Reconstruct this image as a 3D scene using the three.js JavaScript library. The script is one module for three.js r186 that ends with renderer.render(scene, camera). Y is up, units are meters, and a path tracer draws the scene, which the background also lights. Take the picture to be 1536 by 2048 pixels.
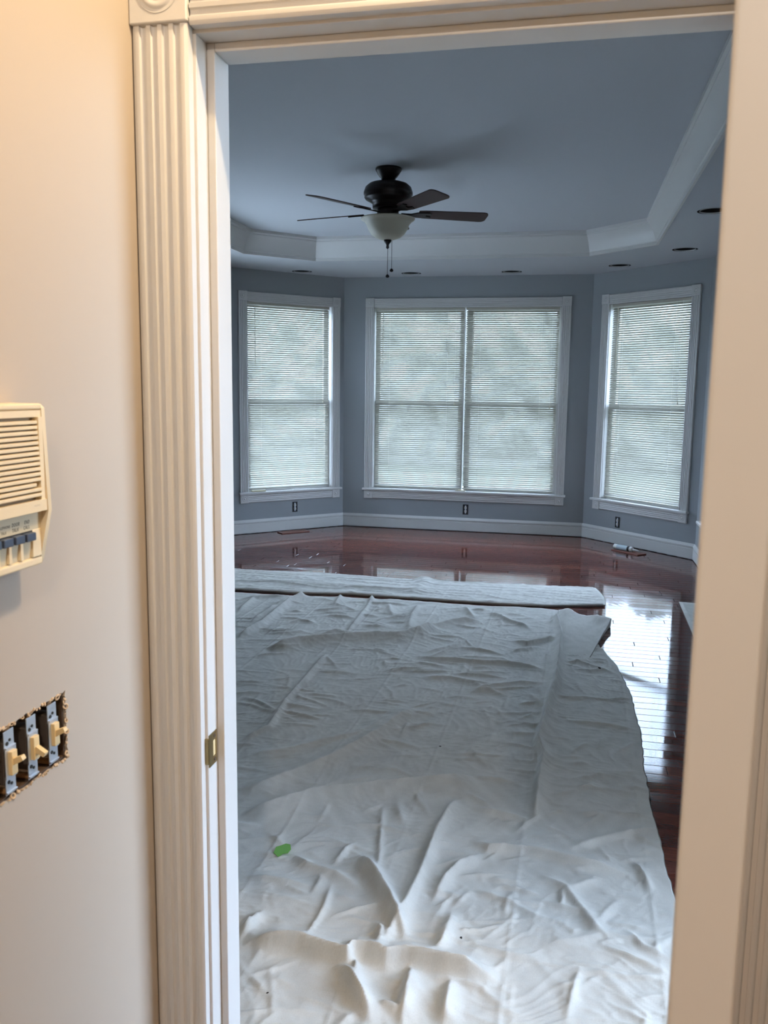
import * as THREE from 'three';
import { RoundedBoxGeometry } from 'three/addons/geometries/RoundedBoxGeometry.js';
import { mergeGeometries, toCreasedNormals } from 'three/addons/utils/BufferGeometryUtils.js';
import { createNoise2D } from 'simplex-noise';

// ---------------------------------------------------------------- camera, sky, exposure
const W = 1536, HH = 2048, F = 1704, EYE = 1.55, RAD = Math.PI / 180;
const scene = new THREE.Scene();
const camera = new THREE.PerspectiveCamera(2 * Math.atan(HH / 2 / F) / RAD, W / HH, 0.05, 300);
camera.position.set(0, EYE, 0);
camera.rotation.order = 'YXZ';
camera.rotation.set(-8.24 * RAD, 12.05 * RAD, 0.75 * RAD);
camera.focus = 3.2;
camera.userData.fStop = 12;
camera.updateMatrixWorld(true);
scene.add(camera);

const renderer = new THREE.WebGLRenderer({ antialias: true });
renderer.toneMapping = THREE.LinearToneMapping;
renderer.toneMappingExposure = 1.0;
renderer.shadowMap.enabled = true;

scene.background = new THREE.Color().setRGB(0.72, 0.93, 1.24);   // bright overcast sky
scene.backgroundIntensity = 13.5;
const LAMP = { pos: [0.12, 2.665, -0.965], color: [1.0, 0.76, 0.48], cd: 4.2 };   // bulb on the hall ceiling
const LAMP2 = { pos: [0.2, 2.665, 0.95], color: [1.0, 0.88, 0.76], cd: 5.4 };   // added fill bulb behind the viewer, brightens the door edge

// ---------------------------------------------------------------- helpers
let seed = 20240611;
const rnd = () => { seed = (seed + 0x6D2B79F5) | 0; let t = Math.imul(seed ^ (seed >>> 15), 1 | seed); t = (t + Math.imul(t ^ (t >>> 7), 61 | t)) ^ t; return ((t ^ (t >>> 14)) >>> 0) / 4294967296; };
const rr = (a, b) => a + (b - a) * rnd();
const noise = createNoise2D(rnd), noise2 = createNoise2D(rnd);
const V = (x, y, z) => new THREE.Vector3(x, y, z);
const lin = (r, g, b) => new THREE.Color().setRGB(r, g, b);
// a pixel of the 1536 x 2048 photograph -> the point where its ray meets the plane y = h
function px(u, v, h = 0) {
  const d = V((u - W / 2) / F, -(v - HH / 2) / F, -1).applyQuaternion(camera.quaternion);
  const t = (h - EYE) / d.y;
  return V(d.x * t, h, d.z * t);
}
const taken = {};
const numbered = (n) => { const k = taken[n] = (taken[n] ?? -1) + 1; return k ? `${n}_${String(k).padStart(3, '0')}` : n; };
function mesh(name, geo, mat, parent) {
  const g = Array.isArray(geo) ? mergeGeometries(geo.map((q) => { const r = q.index ? q.toNonIndexed() : q; for (const k of Object.keys(r.attributes)) if (!['position', 'normal', 'uv'].includes(k)) r.deleteAttribute(k); return r; })) : geo;
  const m = new THREE.Mesh(g, mat); m.name = parent ? name : numbered(name); m.castShadow = m.receiveShadow = true; (parent ?? scene).add(m); return m;
}
function tag(o, label, category, opt = {}) { Object.assign(o.userData, { label, category }, opt); return o; }
function group(name, label, category, opt = {}) { const g = new THREE.Group(); g.name = numbered(name); scene.add(g); return tag(g, label, category, opt); }
const ST = { kind: 'structure' };
const box = (w, h, d, x = 0, y = 0, z = 0) => new THREE.BoxGeometry(w, h, d).translate(x, y, z);
const box2 = (x0, x1, y0, y1, z0, z1) => box(x1 - x0, y1 - y0, z1 - z0, (x0 + x1) / 2, (y0 + y1) / 2, (z0 + z1) / 2);
const rbox = (w, h, d, r, x = 0, y = 0, z = 0, s = 2) => new RoundedBoxGeometry(w, h, d, s, r).translate(x, y, z);
const rbox2 = (x0, x1, y0, y1, z0, z1, r, s = 2) => rbox(x1 - x0, y1 - y0, z1 - z0, r, (x0 + x1) / 2, (y0 + y1) / 2, (z0 + z1) / 2, s);
const cyl = (r0, r1, h, n = 24) => new THREE.CylinderGeometry(r0, r1, h, n);
const lathe = (pts, n = 32) => new THREE.LatheGeometry(pts.map(([a, b]) => new THREE.Vector2(a, b)), n);
const shapeOf = (pts) => new THREE.Shape(pts.map(([a, b]) => new THREE.Vector2(a, b)));
const extr = (shape, depth, curve = 12) => new THREE.ExtrudeGeometry(shape, { depth, bevelEnabled: false, curveSegments: curve });
// put a group at a wall: local x along the wall, y up, z out of the wall into the room
function atWall(g, [ox, oz], [nx, nz]) { g.position.set(ox, 0, oz); g.rotation.y = Math.atan2(nx, nz); return g; }
// profile (a, b) extruded along c from c0 to c1; A, B, C are the directions of a, b, c
function molding(profile, A, B, C, org, len, crease = 0.5) {
  let g = extr(shapeOf(profile), len);
  g = toCreasedNormals(g, crease);
  const m = new THREE.Matrix4().makeBasis(A, B, C).setPosition(org);
  g.applyMatrix4(m);
  if (m.determinant() < 0) { const p = g.attributes; for (const k of ['position', 'normal', 'uv']) { const a = p[k]; const n = a.itemSize; for (let i = 0; i < a.count; i += 3) for (let c = 0; c < n; c++) { const t = a.array[(i + 1) * n + c]; a.array[(i + 1) * n + c] = a.array[(i + 2) * n + c]; a.array[(i + 2) * n + c] = t; } } }
  return g;
}
// one straight piece of a moulding between two plan points with mitred ends; profile (offset to the room side, height)
function mitred(profile, p0, p1, prev, next, side) {
  const dir = (a, b) => { const x = b[0] - a[0], z = b[1] - a[1], l = Math.hypot(x, z); return [x / l, z / l]; };
  const d = dir(p0, p1), nrm = (q) => [-q[1] * side, q[0] * side], n = nrm(d);
  const joint = (q) => { if (!q) return n; const m = nrm(q), s = [n[0] + m[0], n[1] + m[1]], k = 2 / (s[0] * s[0] + s[1] * s[1]); return [s[0] * k, s[1] * k]; };
  const a = joint(prev && dir(prev, p0)), b = joint(next && dir(p1, next)), pos = [], K = profile.length;
  const at = (p, j, q) => [p[0] + j[0] * q[0], q[1], p[1] + j[1] * q[0]];
  for (let i = 0; i < K; i++) { const q = profile[i], r = profile[(i + 1) % K]; pos.push(...at(p0, a, q), ...at(p1, b, q), ...at(p1, b, r), ...at(p0, a, q), ...at(p1, b, r), ...at(p0, a, r)); }
  const tri = THREE.ShapeUtils.triangulateShape(profile.map((q) => new THREE.Vector2(...q)), []);
  for (const [i, j, k] of tri) { pos.push(...at(p0, a, profile[i]), ...at(p0, a, profile[j]), ...at(p0, a, profile[k]), ...at(p1, b, profile[i]), ...at(p1, b, profile[k]), ...at(p1, b, profile[j])); }
  const g = new THREE.BufferGeometry(); g.setAttribute('position', new THREE.Float32BufferAttribute(pos, 3)); g.setAttribute('uv', new THREE.Float32BufferAttribute(new Float32Array(pos.length / 3 * 2), 2)); g.computeVertexNormals();
  return toCreasedNormals(g, 0.5);
}
function dataTex(n, m, f, srgb, rep) {
  const d = new Uint8Array(n * m * 4);
  for (let j = 0; j < m; j++) for (let i = 0; i < n; i++) { const c = f(i / n, j / m, i, j); for (let k = 0; k < 3; k++) d[(j * n + i) * 4 + k] = Math.max(0, Math.min(255, c[k])); d[(j * n + i) * 4 + 3] = 255; }
  const t = new THREE.DataTexture(d, n, m); t.wrapS = t.wrapT = THREE.RepeatWrapping; t.magFilter = THREE.LinearFilter; t.minFilter = THREE.LinearMipmapLinearFilter; t.generateMipmaps = true;
  if (srgb) t.colorSpace = THREE.SRGBColorSpace; if (rep) t.repeat.set(rep[0], rep[1]); t.needsUpdate = true; return t;
}

// ---------------------------------------------------------------- materials
const std = (c, o = {}) => new THREE.MeshStandardMaterial({ color: lin(...c), roughness: 0.6, ...o });
const M = {
  wall: std([0.30, 0.322, 0.336], { roughness: 0.8 }),            // grey paint of the bedroom
  tray: std([0.50, 0.525, 0.555], { roughness: 0.85 }),            // pale flat ceiling paint
  hall: std([0.45, 0.39, 0.32], { roughness: 0.7 }),           // warm cream hall paint
  trim: std([0.60, 0.595, 0.58], { roughness: 0.38 }),
            // semi-gloss white woodwork
  ext: std([0.5, 0.5, 0.48], { roughness: 0.9 }),
  slat: new THREE.MeshPhysicalMaterial({ color: lin(0.46, 0.445, 0.38), roughness: 0.6, transmission: 0.03, thickness: 0 }),            // almond aluminium slats
  cord: std([0.75, 0.74, 0.68]),
  bronze: std([0.018, 0.016, 0.016], { roughness: 0.35, metalness: 0.6 }),
  bladeTop: std([0.045, 0.024, 0.020], { roughness: 0.6 }),
  bowl: new THREE.MeshPhysicalMaterial({ color: lin(0.50, 0.475, 0.38), roughness: 0.45, transmission: 0.15, thickness: 0 }),
  brass: std([0.30, 0.23, 0.11], { roughness: 0.32, metalness: 0.9 }),
  zinc: std([0.55, 0.60, 0.66], { roughness: 0.35, metalness: 0.7 }),
  ivory: std([0.72, 0.56, 0.30], { roughness: 0.4 }),
  beige: std([0.76, 0.64, 0.43], { roughness: 0.45 }),
  beige2: std([0.60, 0.55, 0.43], { roughness: 0.5 }),
  boxBrown: std([0.075, 0.045, 0.026], { roughness: 0.7 }),
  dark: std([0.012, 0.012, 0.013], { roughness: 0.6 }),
  white: std([0.8, 0.8, 0.8], { roughness: 0.35 }),
  glass: new THREE.MeshPhysicalMaterial({ color: 0xffffff, roughness: 0.0, transmission: 1, thickness: 0, ior: 1.5 }),
  reflector: std([0.75, 0.76, 0.76], { roughness: 0.22, metalness: 0.35 }),
};
// ================================================================ THE SETTING
const XL = -3.47, XR = 1.21, ZB = -9.283, ZC = -8.273, ZF = -1.394, DW = -1.277, FL = -0.667, CEIL = 2.745, TRAY = 2.95, TH = 0.16;
const BAYL = -2.46, BAYR = 0.20;
const R2 = Math.SQRT1_2;

function rectHole(shape, x0, x1, y0, y1) { shape.holes.push(new THREE.Path([V2(x0, y0), V2(x0, y1), V2(x1, y1), V2(x1, y0)])); }
function V2(a, b) { return new THREE.Vector2(a, b); }
function wall(name, label, org, n, len, holes, mat, th = TH, h = CEIL + 0.3, pre = 0, post = 0) {
  const s = shapeOf([[-pre, -0.25], [len + post, -0.25], [len + post, h], [-pre, h]]);
  for (const q of holes) rectHole(s, ...q);
  const m = mesh(name, extr(s, th).translate(0, 0, -th), mat);
  atWall(m, org, n); return tag(m, label, 'wall', ST);
}
const winC = { i0: 0.348, i1: 2.347 }, winL = { i0: 0.273, i1: 1.273 }, winR = { i0: 0.242, i1: 1.225 }, WY0 = 0.447, WY1 = 2.422;
const hole = (w) => [w.i0 - 0.02, w.i1 + 0.02, (w.y0 ?? WY0) - 0.03, (w.y1 ?? WY1) + 0.02];
// right wall runs from the bay corner towards the camera (local x = z - ZC); left wall runs the other way (local x = ZF - z)
const winRW = { i0: 0.645, i1: 1.645 }, winRN = { i0: 5.50, i1: 6.76, y0: 0.16, y1: 2.58 }, winLW = { i0: 4.45, i1: 6.35 };
wall('wall_back', 'grey painted end wall of the bay holding the wide double window', [BAYL, ZB], [0, 1], BAYR - BAYL, [hole(winC)], M.wall, TH, CEIL + .3, 0.065, 0.065);
wall('wall_back_left', 'grey angled bay wall with the single window beside the brown floor vent', [XL, ZC], [R2, R2], 1.428, [hole(winL)], M.wall, TH, CEIL + .3, 0.065, 0);
wall('wall_back_right', 'grey angled bay wall above the caulk tube on the floor', [BAYR, ZB], [-R2, R2], 1.428, [hole(winR)], M.wall, TH, CEIL + .3, 0, 0.065);
wall('wall_right', 'grey bedroom side wall where a bright window sill sticks out', [XR, ZC], [-1, 0], ZF - ZC, [hole(winRW), hole(winRN)], M.wall);
wall('wall_left', 'grey bedroom side wall hidden beyond the door frame', [XL, ZF], [1, 0], ZF - ZC, [hole(winLW)], M.wall);
// wall that holds the doorway (thickness between hall and bedroom)
const JL = -0.571, JR = 0.246, JT = 2.074;
{
  const s = shapeOf([[XL - TH, -0.25], [XR + 0.6, -0.25], [XR + 0.6, CEIL + 0.3], [XL - TH, CEIL + 0.3]]);
  rectHole(s, JL - 0.019, JR + 0.019, -0.02, JT + 0.019);
  const m = mesh('wall_front', extr(s, 0.117).translate(0, 0, DW - 0.117), M.hall);
  tag(m, 'cream wall around the open doorway', 'wall', ST);
}
// hall: side wall with the ragged switch opening, the other walls lie behind the camera
const KS = 0.953, SWZ = -0.988 * KS, SWY = 1.057, SWYW = EYE + (SWY - EYE) * KS;   // things on this wall are drawn in their own units and scaled by KS
const onHallWall = (g, z) => { atWall(g, [FL, z], [1, 0]); g.scale.setScalar(KS); g.position.y = EYE * (1 - KS); return g; };
const swHole = [];
{
  const hw = 0.080, hh = 0.0505, N = [[-hw, -hh, hw, -hh, 26], [hw, -hh, hw, hh, 18], [hw, hh, -hw, hh, 26], [-hw, hh, -hw, -hh, 18]];
  for (const [a, b, c, d, n] of N) for (let k = 0; k < n; k++) { const t = k / n, j = rr(-0.0016, 0.0022); swHole.push([a + (c - a) * t + (a === c ? Math.sign(a) * j : rr(-.001, .001)), b + (d - b) * t + (b === d ? Math.sign(b) * j : rr(-.001, .001))]); }
  // local x of this wall = -(z - 2.4) (it faces +x)
  const s = shapeOf([[0, -0.25], [2.4 - DW, -0.25], [2.4 - DW, CEIL + 0.3], [0, CEIL + 0.3]]);
  const c = 2.4 - SWZ;
  s.holes.push(new THREE.Path(swHole.map(([a, b]) => V2(c + a * KS, SWYW + b * KS)).reverse()));
  const m = mesh('wall_hall_left', extr(s, 0.1).translate(0, 0, -0.1), M.hall);
  atWall(m, [FL, 2.4], [1, 0]); tag(m, 'cream hall wall carrying the intercom and the open switch box', 'wall', ST);
}
wall('wall_hall_right', 'cream hall wall behind the open door', [1.5, DW], [-1, 0], 2.4 - DW, [], M.hall);
wall('wall_hall_back', 'cream hall wall behind the viewer', [1.5, 2.4], [0, -1], 1.5 - FL, [], M.hall, TH, CEIL + .3, 0.1, 0.1);
tag(mesh('ceiling_hall', box2(FL - 0.1, 1.66, CEIL, CEIL + 0.12, DW, 2.5), M.hall), 'cream hall ceiling above the doorway', 'ceiling', ST);
tag(mesh('floor_hall', box2(FL - 0.1, 1.66, -0.12, 0, DW - 0.117, 2.5), std([0.16, 0.06, 0.04], { roughness: 0.3 })), 'reddish wood hall floor below the doorway', 'floor', ST);
tag(mesh('roof', box2(XL - 0.5, XR + 0.9, CEIL + 0.31, CEIL + 0.41, ZB - 1.1, 2.7), M.ext), 'flat roof slab over the whole house', 'roof', ST);
tag(mesh('ground', new THREE.CircleGeometry(120, 48).rotateX(-Math.PI / 2).translate(-1, -0.45, -5), std([0.20, 0.215, 0.17], { roughness: 0.95 })), 'dry lawn outside the bay windows', 'lawn', ST);

tag(mesh('added_wing', box2(1.67, 8, -0.45, 6.0, -1.20, 2.6), std([0.16, 0.115, 0.09], { roughness: 0.9 })), 'added brown two-storey block outside, holding back sky light at the tall side window', 'light_blocker', ST);  // added unseen block, keeps sky light off the middle of the cloth
tag(mesh('bounce_slab', box2(XL - 6, XL - TH, -0.45, -0.38, -11, -2), std([0.74, 0.73, 0.70], { roughness: 0.9 })), 'added pale slab outside the hidden side wall, bouncing sky light up to the ceiling', 'bounce_slab', ST);  // added unseen slab, bounces sky light up to the bedroom ceiling

{ // added wall of foliage, dims the bright sky between the blind slats
  const nx = 220, nt = 46, pos = [], idx = [];
  for (let i = 0; i <= nx; i++) for (let j = 0; j <= nt; j++) {
    const x = -19 + 30 * i / nx, t = j / nt, top = 4.3 + 0.15 * noise(x * 0.5, 2), a = t < 0.4 ? [0, t / 0.4] : t < 0.6 ? [(t - 0.4) / 0.2, 1] : [1, 1 - (t - 0.6) / 0.4];
    const b = 0.28 * noise(x * 1.1, t * 9) + 0.14 * noise2(x * 3.1, t * 26), s = j === 0 || j === nt ? 0 : 1;
    pos.push(x + 0.1 * noise2(x * 4, t * 20), -0.46 + a[1] * (top + s * b * (a[1] > 0.9 ? 1 : 0)), -22 - a[0] * 1.6 + s * b * (a[0] < 0.5 ? 1 : -1));
  }
  for (let i = 0; i < nx; i++) for (let j = 0; j < nt; j++) { const a = i * (nt + 1) + j, b = a + nt + 1; idx.push(a, b, a + 1, a + 1, b, b + 1); }
  const g = new THREE.BufferGeometry(); g.setAttribute('position', new THREE.Float32BufferAttribute(pos, 3)); g.setIndex(idx); g.computeVertexNormals();
  tag(mesh('added_hedge', g, std([0.25, 0.25, 0.225], { roughness: 0.95, side: THREE.DoubleSide })), 'added grey-green wall of foliage outside, dimming the sky between the blind slats', 'added_hedge');
}

// ---- ceiling: soffit with the octagonal tray cut out and six can holes
const oct = [[-2.42, -8.05], [0.13, -8.05], [0.66, -7.52], [0.66, -3.05], [0.13, -2.52], [-2.42, -2.52], [-2.95, -3.05], [-2.95, -7.52]];
const cans = [[604, 543], [828, 551], [1026, 549], [1255, 538], [1370, 499], [1427, 422]].map(([a, b]) => { const p = px(a, b, CEIL); return [p.x, p.z]; });
cans[1][1] = cans[2][1] = -9.02; cans[3] = [0.42, -8.70];
{
  const g = group('ceiling', 'pale grey bedroom ceiling with a recessed octagonal tray', 'ceiling', ST);
  const s = shapeOf([[XL, -ZF], [XR, -ZF], [XR, -ZC], [BAYR, -ZB], [BAYL, -ZB], [XL, -ZC]]);
  s.holes.push(new THREE.Path(oct.map(([a, b]) => V2(a, -b))));
  for (const [a, b] of cans) { const p = new THREE.Path(); p.absarc(a, -b, 0.104, 0, Math.PI * 2); s.holes.push(p); }
  mesh('soffit', extr(s, 0.02, 24).rotateX(-Math.PI / 2).translate(0, CEIL, 0), M.tray, g);
  mesh('tray_panel', extr(shapeOf(oct.map(([a, b]) => [a, -b])), 0.03).rotateX(-Math.PI / 2).translate(0, TRAY, 0), M.tray, g);
}
const crownProf = [[0, CEIL - 0.004], [0.016, CEIL - 0.004], [0.016, CEIL + 0.022], [0.022, CEIL + 0.028], [0.028, CEIL + 0.05], [0.048, CEIL + 0.10], [0.078, CEIL + 0.148], [0.09, CEIL + 0.160], [0.09, CEIL + 0.172], [0.104, CEIL + 0.180], [0.104, TRAY], [0, TRAY]];
{
  const t = group('trim_1', 'white crown moulding running round the octagonal ceiling tray', 'crown moulding', ST);
  const n = oct.length;
  for (let i = 0; i < n; i++) mesh('crown_length', mitred(crownProf, oct[i], oct[(i + 1) % n], oct[(i + n - 1) % n], oct[(i + 2) % n], 1), M.trim, t);
}
// ---- baseboards
const baseProf = [[0, 0.007], [0.018, 0.007], [0.018, 0.100], [0.013, 0.104], [0.013, 0.111], [0.021, 0.115], [0.021, 0.127], [0.013, 0.138], [0.007, 0.149], [0, 0.149]];
{
  const path = [[XL, ZF], [XL, ZC], [BAYL, ZB], [BAYR, ZB], [XR, ZC], [XR, ZF]];
  const names = [['baseboard_left', 'white baseboard along the hidden side wall'], ['baseboard_back_left', 'white stepped baseboard behind the floor vent without a tube'], ['baseboard_back', 'white stepped baseboard under the wide double window'], ['baseboard_back_right', 'white stepped baseboard behind the caulk tube'], ['baseboard_right', 'white baseboard running toward the door from the caulk tube corner']];
  names.forEach(([n, l], i) => tag(mesh(n, mitred(baseProf, path[i], path[i + 1], path[i - 1], path[i + 2], 1), M.trim), l, 'baseboard', ST));
}
// ---- bedroom floor: boards across the room, the ones in view one by one
{
  const N = 1024, K = 256;
  const grain = dataTex(N, K, (u, v, i, j) => {
    const a = u * Math.PI * 2, cx = Math.cos(a) * 1.2, cy = Math.sin(a) * 1.2;
    const w = noise(cx + v * 3, cy - v * 2) * 0.5 + 0.5, f = noise2(cx * 3 + 7, cy * 3 + v * 34), h = noise(cx * 14, cy * 14 + v * 150);
    const t = 0.80 + 0.16 * w + 0.12 * f + 0.07 * h;
    return [255 * t * 0.94, 250 * t * (0.88 + 0.05 * w), 245 * t * (0.86 + 0.05 * w)];
  }, true);
  const tones = [[0.165, 0.050, 0.036], [0.135, 0.040, 0.030], [0.20, 0.068, 0.046], [0.11, 0.034, 0.027], [0.155, 0.054, 0.042]];
  const mats = tones.map((c, k) => new THREE.MeshPhysicalMaterial({ color: lin(...c), map: grain, roughness: 0.8, specularIntensity: 0, clearcoat: 1.0, clearcoatRoughness: 0.04 + 0.012 * k }));
  const floor = group('floor', 'glossy red-brown hardwood strip floor of the bedroom', 'floor', ST);
  mesh('subfloor', extr(shapeOf([[XL - .1, -ZF + .0], [XR + .1, -ZF], [XR + .1, -ZC + .05], [BAYR + .05, -ZB + .1], [BAYL - .05, -ZB + .1], [XL - .1, -ZC + .05]]), 0.1).rotateX(-Math.PI / 2).translate(0, -0.114, 0), M.dark, floor);
  const PW = 0.083, rest = [];
  const board = (x0, x1, z0) => {
    const b = 0.0022, y = -0.0004, g = 0.0010, l = x1 - x0 - g, w = PW - g, du = rnd() * 7, dv = rnd();
    const P = [[0, -0.012, 0], [l, -0.012, 0], [l, -0.012, w], [0, -0.012, w], [0, y - b, 0], [l, y - b, 0], [l, y - b, w], [0, y - b, w], [b, y, b], [l - b, y, b], [l - b, y, w - b], [b, y, w - b]];
    const Q = [[8, 11, 10, 9], [4, 8, 9, 5], [5, 9, 10, 6], [6, 10, 11, 7], [7, 11, 8, 4], [0, 4, 5, 1], [1, 5, 6, 2], [2, 6, 7, 3], [3, 7, 4, 0]];
    const pos = [], uv = [];
    for (const [a, c, d, e] of Q) for (const k of [a, c, d, a, d, e]) { pos.push(P[k][0] + x0, P[k][1], P[k][2] + z0); uv.push((P[k][0] + du) / 1.6, (P[k][2] / PW) * 0.3 + dv); }
    const q = new THREE.BufferGeometry(); q.setAttribute('position', new THREE.Float32BufferAttribute(pos, 3)); q.setAttribute('uv', new THREE.Float32BufferAttribute(uv, 2)); q.computeVertexNormals(); return q;
  };
  const lens = [0.45, 0.62, 0.78, 0.95, 1.15, 1.4];
  let shown = 0;
  for (let r = 0; r * PW < ZF - ZB; r++) {
    const z0 = ZB + 0.004 + r * PW, zm = z0 + PW / 2, inset = Math.max(0, ZC - zm);
    const a = XL + inset - 0.0, b = XR - inset;
    let x = a - rr(0, 0.6);
    while (x < b) {
      const e = Math.min(b, x + lens[Math.floor(rnd() * 6)]), s = Math.max(a, x);
      if (e - s > 0.03) {
        const g = board(s, e, z0), u0 = s / -zm, u1 = e / -zm;
        const inView = u1 > -0.44 && u0 < 0.2, open = zm < -6.85 || e > 0.25;
        if (inView && open && shown < 296) { mesh('board', g, mats[Math.floor(rnd() * 5)], floor); shown++; } else rest.push(g);
      }
      x = e + (e >= b ? 1 : 0);
    }
  }
  const m = mesh('remaining_boards', rest, mats[0], floor); m.userData.kind = 'stuff';
}

// ---------------------------------------------------------------- fluted casing and rosette blocks
const CW = 0.089, CT = 0.020;
function fluteProfile(w = CW, t = CT, seg = 8) {   // (across, proud of wall)
  const p = [[0, 0], [0, t - 0.003], [0.002, t - 0.001], [0.005, t]];
  const fw = 0.0115, gap = 0.0068, n = 4, m = (w - n * fw - (n - 1) * gap) / 2;
  for (let k = 0; k < n; k++) { const x0 = m + k * (fw + gap); for (let i = 0; i <= seg; i++) { const a = Math.PI * i / seg; p.push([x0 + fw / 2 - fw / 2 * Math.cos(a), t - 0.0050 * Math.pow(Math.sin(a), 0.85)]); } }
  p.push([w - 0.005, t], [w - 0.002, t - 0.001], [w, t - 0.003], [w, 0]);
  return p.reverse();
}
const X = V(1, 0, 0), Y = V(0, 1, 0), Z = V(0, 0, 1);
function rosette(R) {   // turned rings, axis along z
  return lathe([[0, 0.0045], [R * 0.22, 0.0045], [R * 0.34, 0.002], [R * 0.45, -0.002], [R * 0.56, 0.0018], [R * 0.70, 0.0035], [R * 0.80, 0.0015], [R * 0.88, -0.002], [R, 0.0005]].reverse(), 40).rotateX(Math.PI / 2);
}
function block(name, parent, x, y, z, s, t, mat = M.trim) {
  const b = mesh(name, rbox(s, s, t, 0.0025, x, y, z + t / 2), mat, parent);
  mesh('rosette', rosette(s * 0.36).translate(x, y, z + t + 0.0005), mat, b); return b;
}

// ---------------------------------------------------------------- doorway: jamb, stops, casing, strike plate
{
  const t = group('trim_2', 'white door frame with fluted casing and a corner rosette', 'door frame', ST);
  const zb = ZF, sf = -1.315, sb = -1.371;   // bedroom face, stop front, stop back
  mesh('side_jamb', rbox2(JL - 0.019, JL, -0.002, JT, zb, DW, 0.0015), M.trim, t);
  mesh('side_jamb', rbox2(JR, JR + 0.019, -0.002, JT, zb, DW, 0.0015), M.trim, t);
  mesh('head_jamb', rbox2(JL - 0.019, JR + 0.019, JT, JT + 0.019, zb, DW, 0.0015), M.trim, t);
  mesh('door_stop', rbox2(JL, JL + 0.0135, 0, JT, sb, sf, 0.002), M.trim, t);
  mesh('door_stop', rbox2(JR - 0.0135, JR, 0, JT, sb, sf, 0.002), M.trim, t);
  mesh('door_stop', rbox2(JL + 0.0135, JR - 0.0135, JT - 0.0135, JT, sb, sf, 0.002), M.trim, t);
  const rv = 0.005, cl = JL - rv - CW, cr = JR + rv, ct = JT + rv, pr = fluteProfile();
  mesh('side_casing', molding(pr, X, Z, Y.clone(), V(cl, 0.002, DW), ct - 0.002 + 0.004), M.trim, t);
  mesh('side_casing', molding(pr, X, Z, Y.clone(), V(cr, 0.002, DW), ct - 0.002 + 0.004), M.trim, t);
  const bs = 0.0925;
  mesh('head_casing', molding(pr, Y, Z, X.clone(), V(cl + CW + 0.0035, ct, DW), cr - cl - CW - 0.007), M.trim, t);
  block('corner_block', t, cl + CW / 2, ct + 0.004 + bs / 2, DW, bs, 0.0255);
  block('corner_block', t, cr + CW / 2, ct + 0.004 + bs / 2, DW, bs, 0.0255);
  // strike plate let into the jamb, its lip bent over the front edge
  const sy = 0.937, s = mesh('strike_plate', (() => {
    const q = shapeOf([[-0.033, -0.0285], [-0.0015, -0.0285], [-0.0015, 0.0285], [-0.033, 0.0285]]);
    rectHole(q, -0.027, -0.017, -0.014, 0.014);
    const g = extr(q, 0.0014).applyMatrix4(new THREE.Matrix4().makeBasis(Z, Y, X.clone().negate())).translate(JL + 0.0016, sy, DW);
    const lip = rbox2(JL - 0.0065, JL + 0.0014, sy - 0.022, sy + 0.024, DW - 0.001, DW + 0.0022, 0.001);
    return [g, lip];
  })(), M.brass, t);
  s.userData.label = 'brass strike plate';
  mesh('bolt_pocket', box2(JL - 0.004, JL + 0.0009, sy - 0.014, sy + 0.014, DW - 0.027, DW - 0.017), M.ivory, s);
  for (const d of [-0.021, 0.021]) mesh('screw', cyl(0.0033, 0.0033, 0.001, 12).rotateZ(Math.PI / 2).translate(JL + 0.002, sy + d, DW - 0.023), M.boxBrown, s);
}
// ---- the open door, hinged on the far jamb and swung into the hall
{
  const d = group('door_1', 'white paneled door standing open into the hall, edge-on', 'door', ST);
  d.position.set(0.25, 0.012, -1.272); d.rotation.y = -100.2 * RAD;
  mesh('slab', rbox2(0, 0.81, 0, 2.05, 0, 0.035, 0.003, 3), M.trim, d);
  for (const [a, b] of [[0.11, 0.375], [0.435, 0.70]]) for (const [c, e] of [[0.2, 0.78], [0.98, 1.55], [1.66, 1.93]]) for (const z of [-0.003, 0.031]) mesh('panel', rbox2(a, b, c, e, z, z + 0.007, 0.003), M.trim, d);
  for (const y of [0.2, 1.0, 1.82]) mesh('hinge', cyl(0.006, 0.006, 0.09, 12).translate(-0.002, y, -0.006), M.brass, d);
  mesh('latch_plate', box2(0.8095, 0.8108, 0.90, 0.957, 0.005, 0.030), M.brass, d);
}
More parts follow.
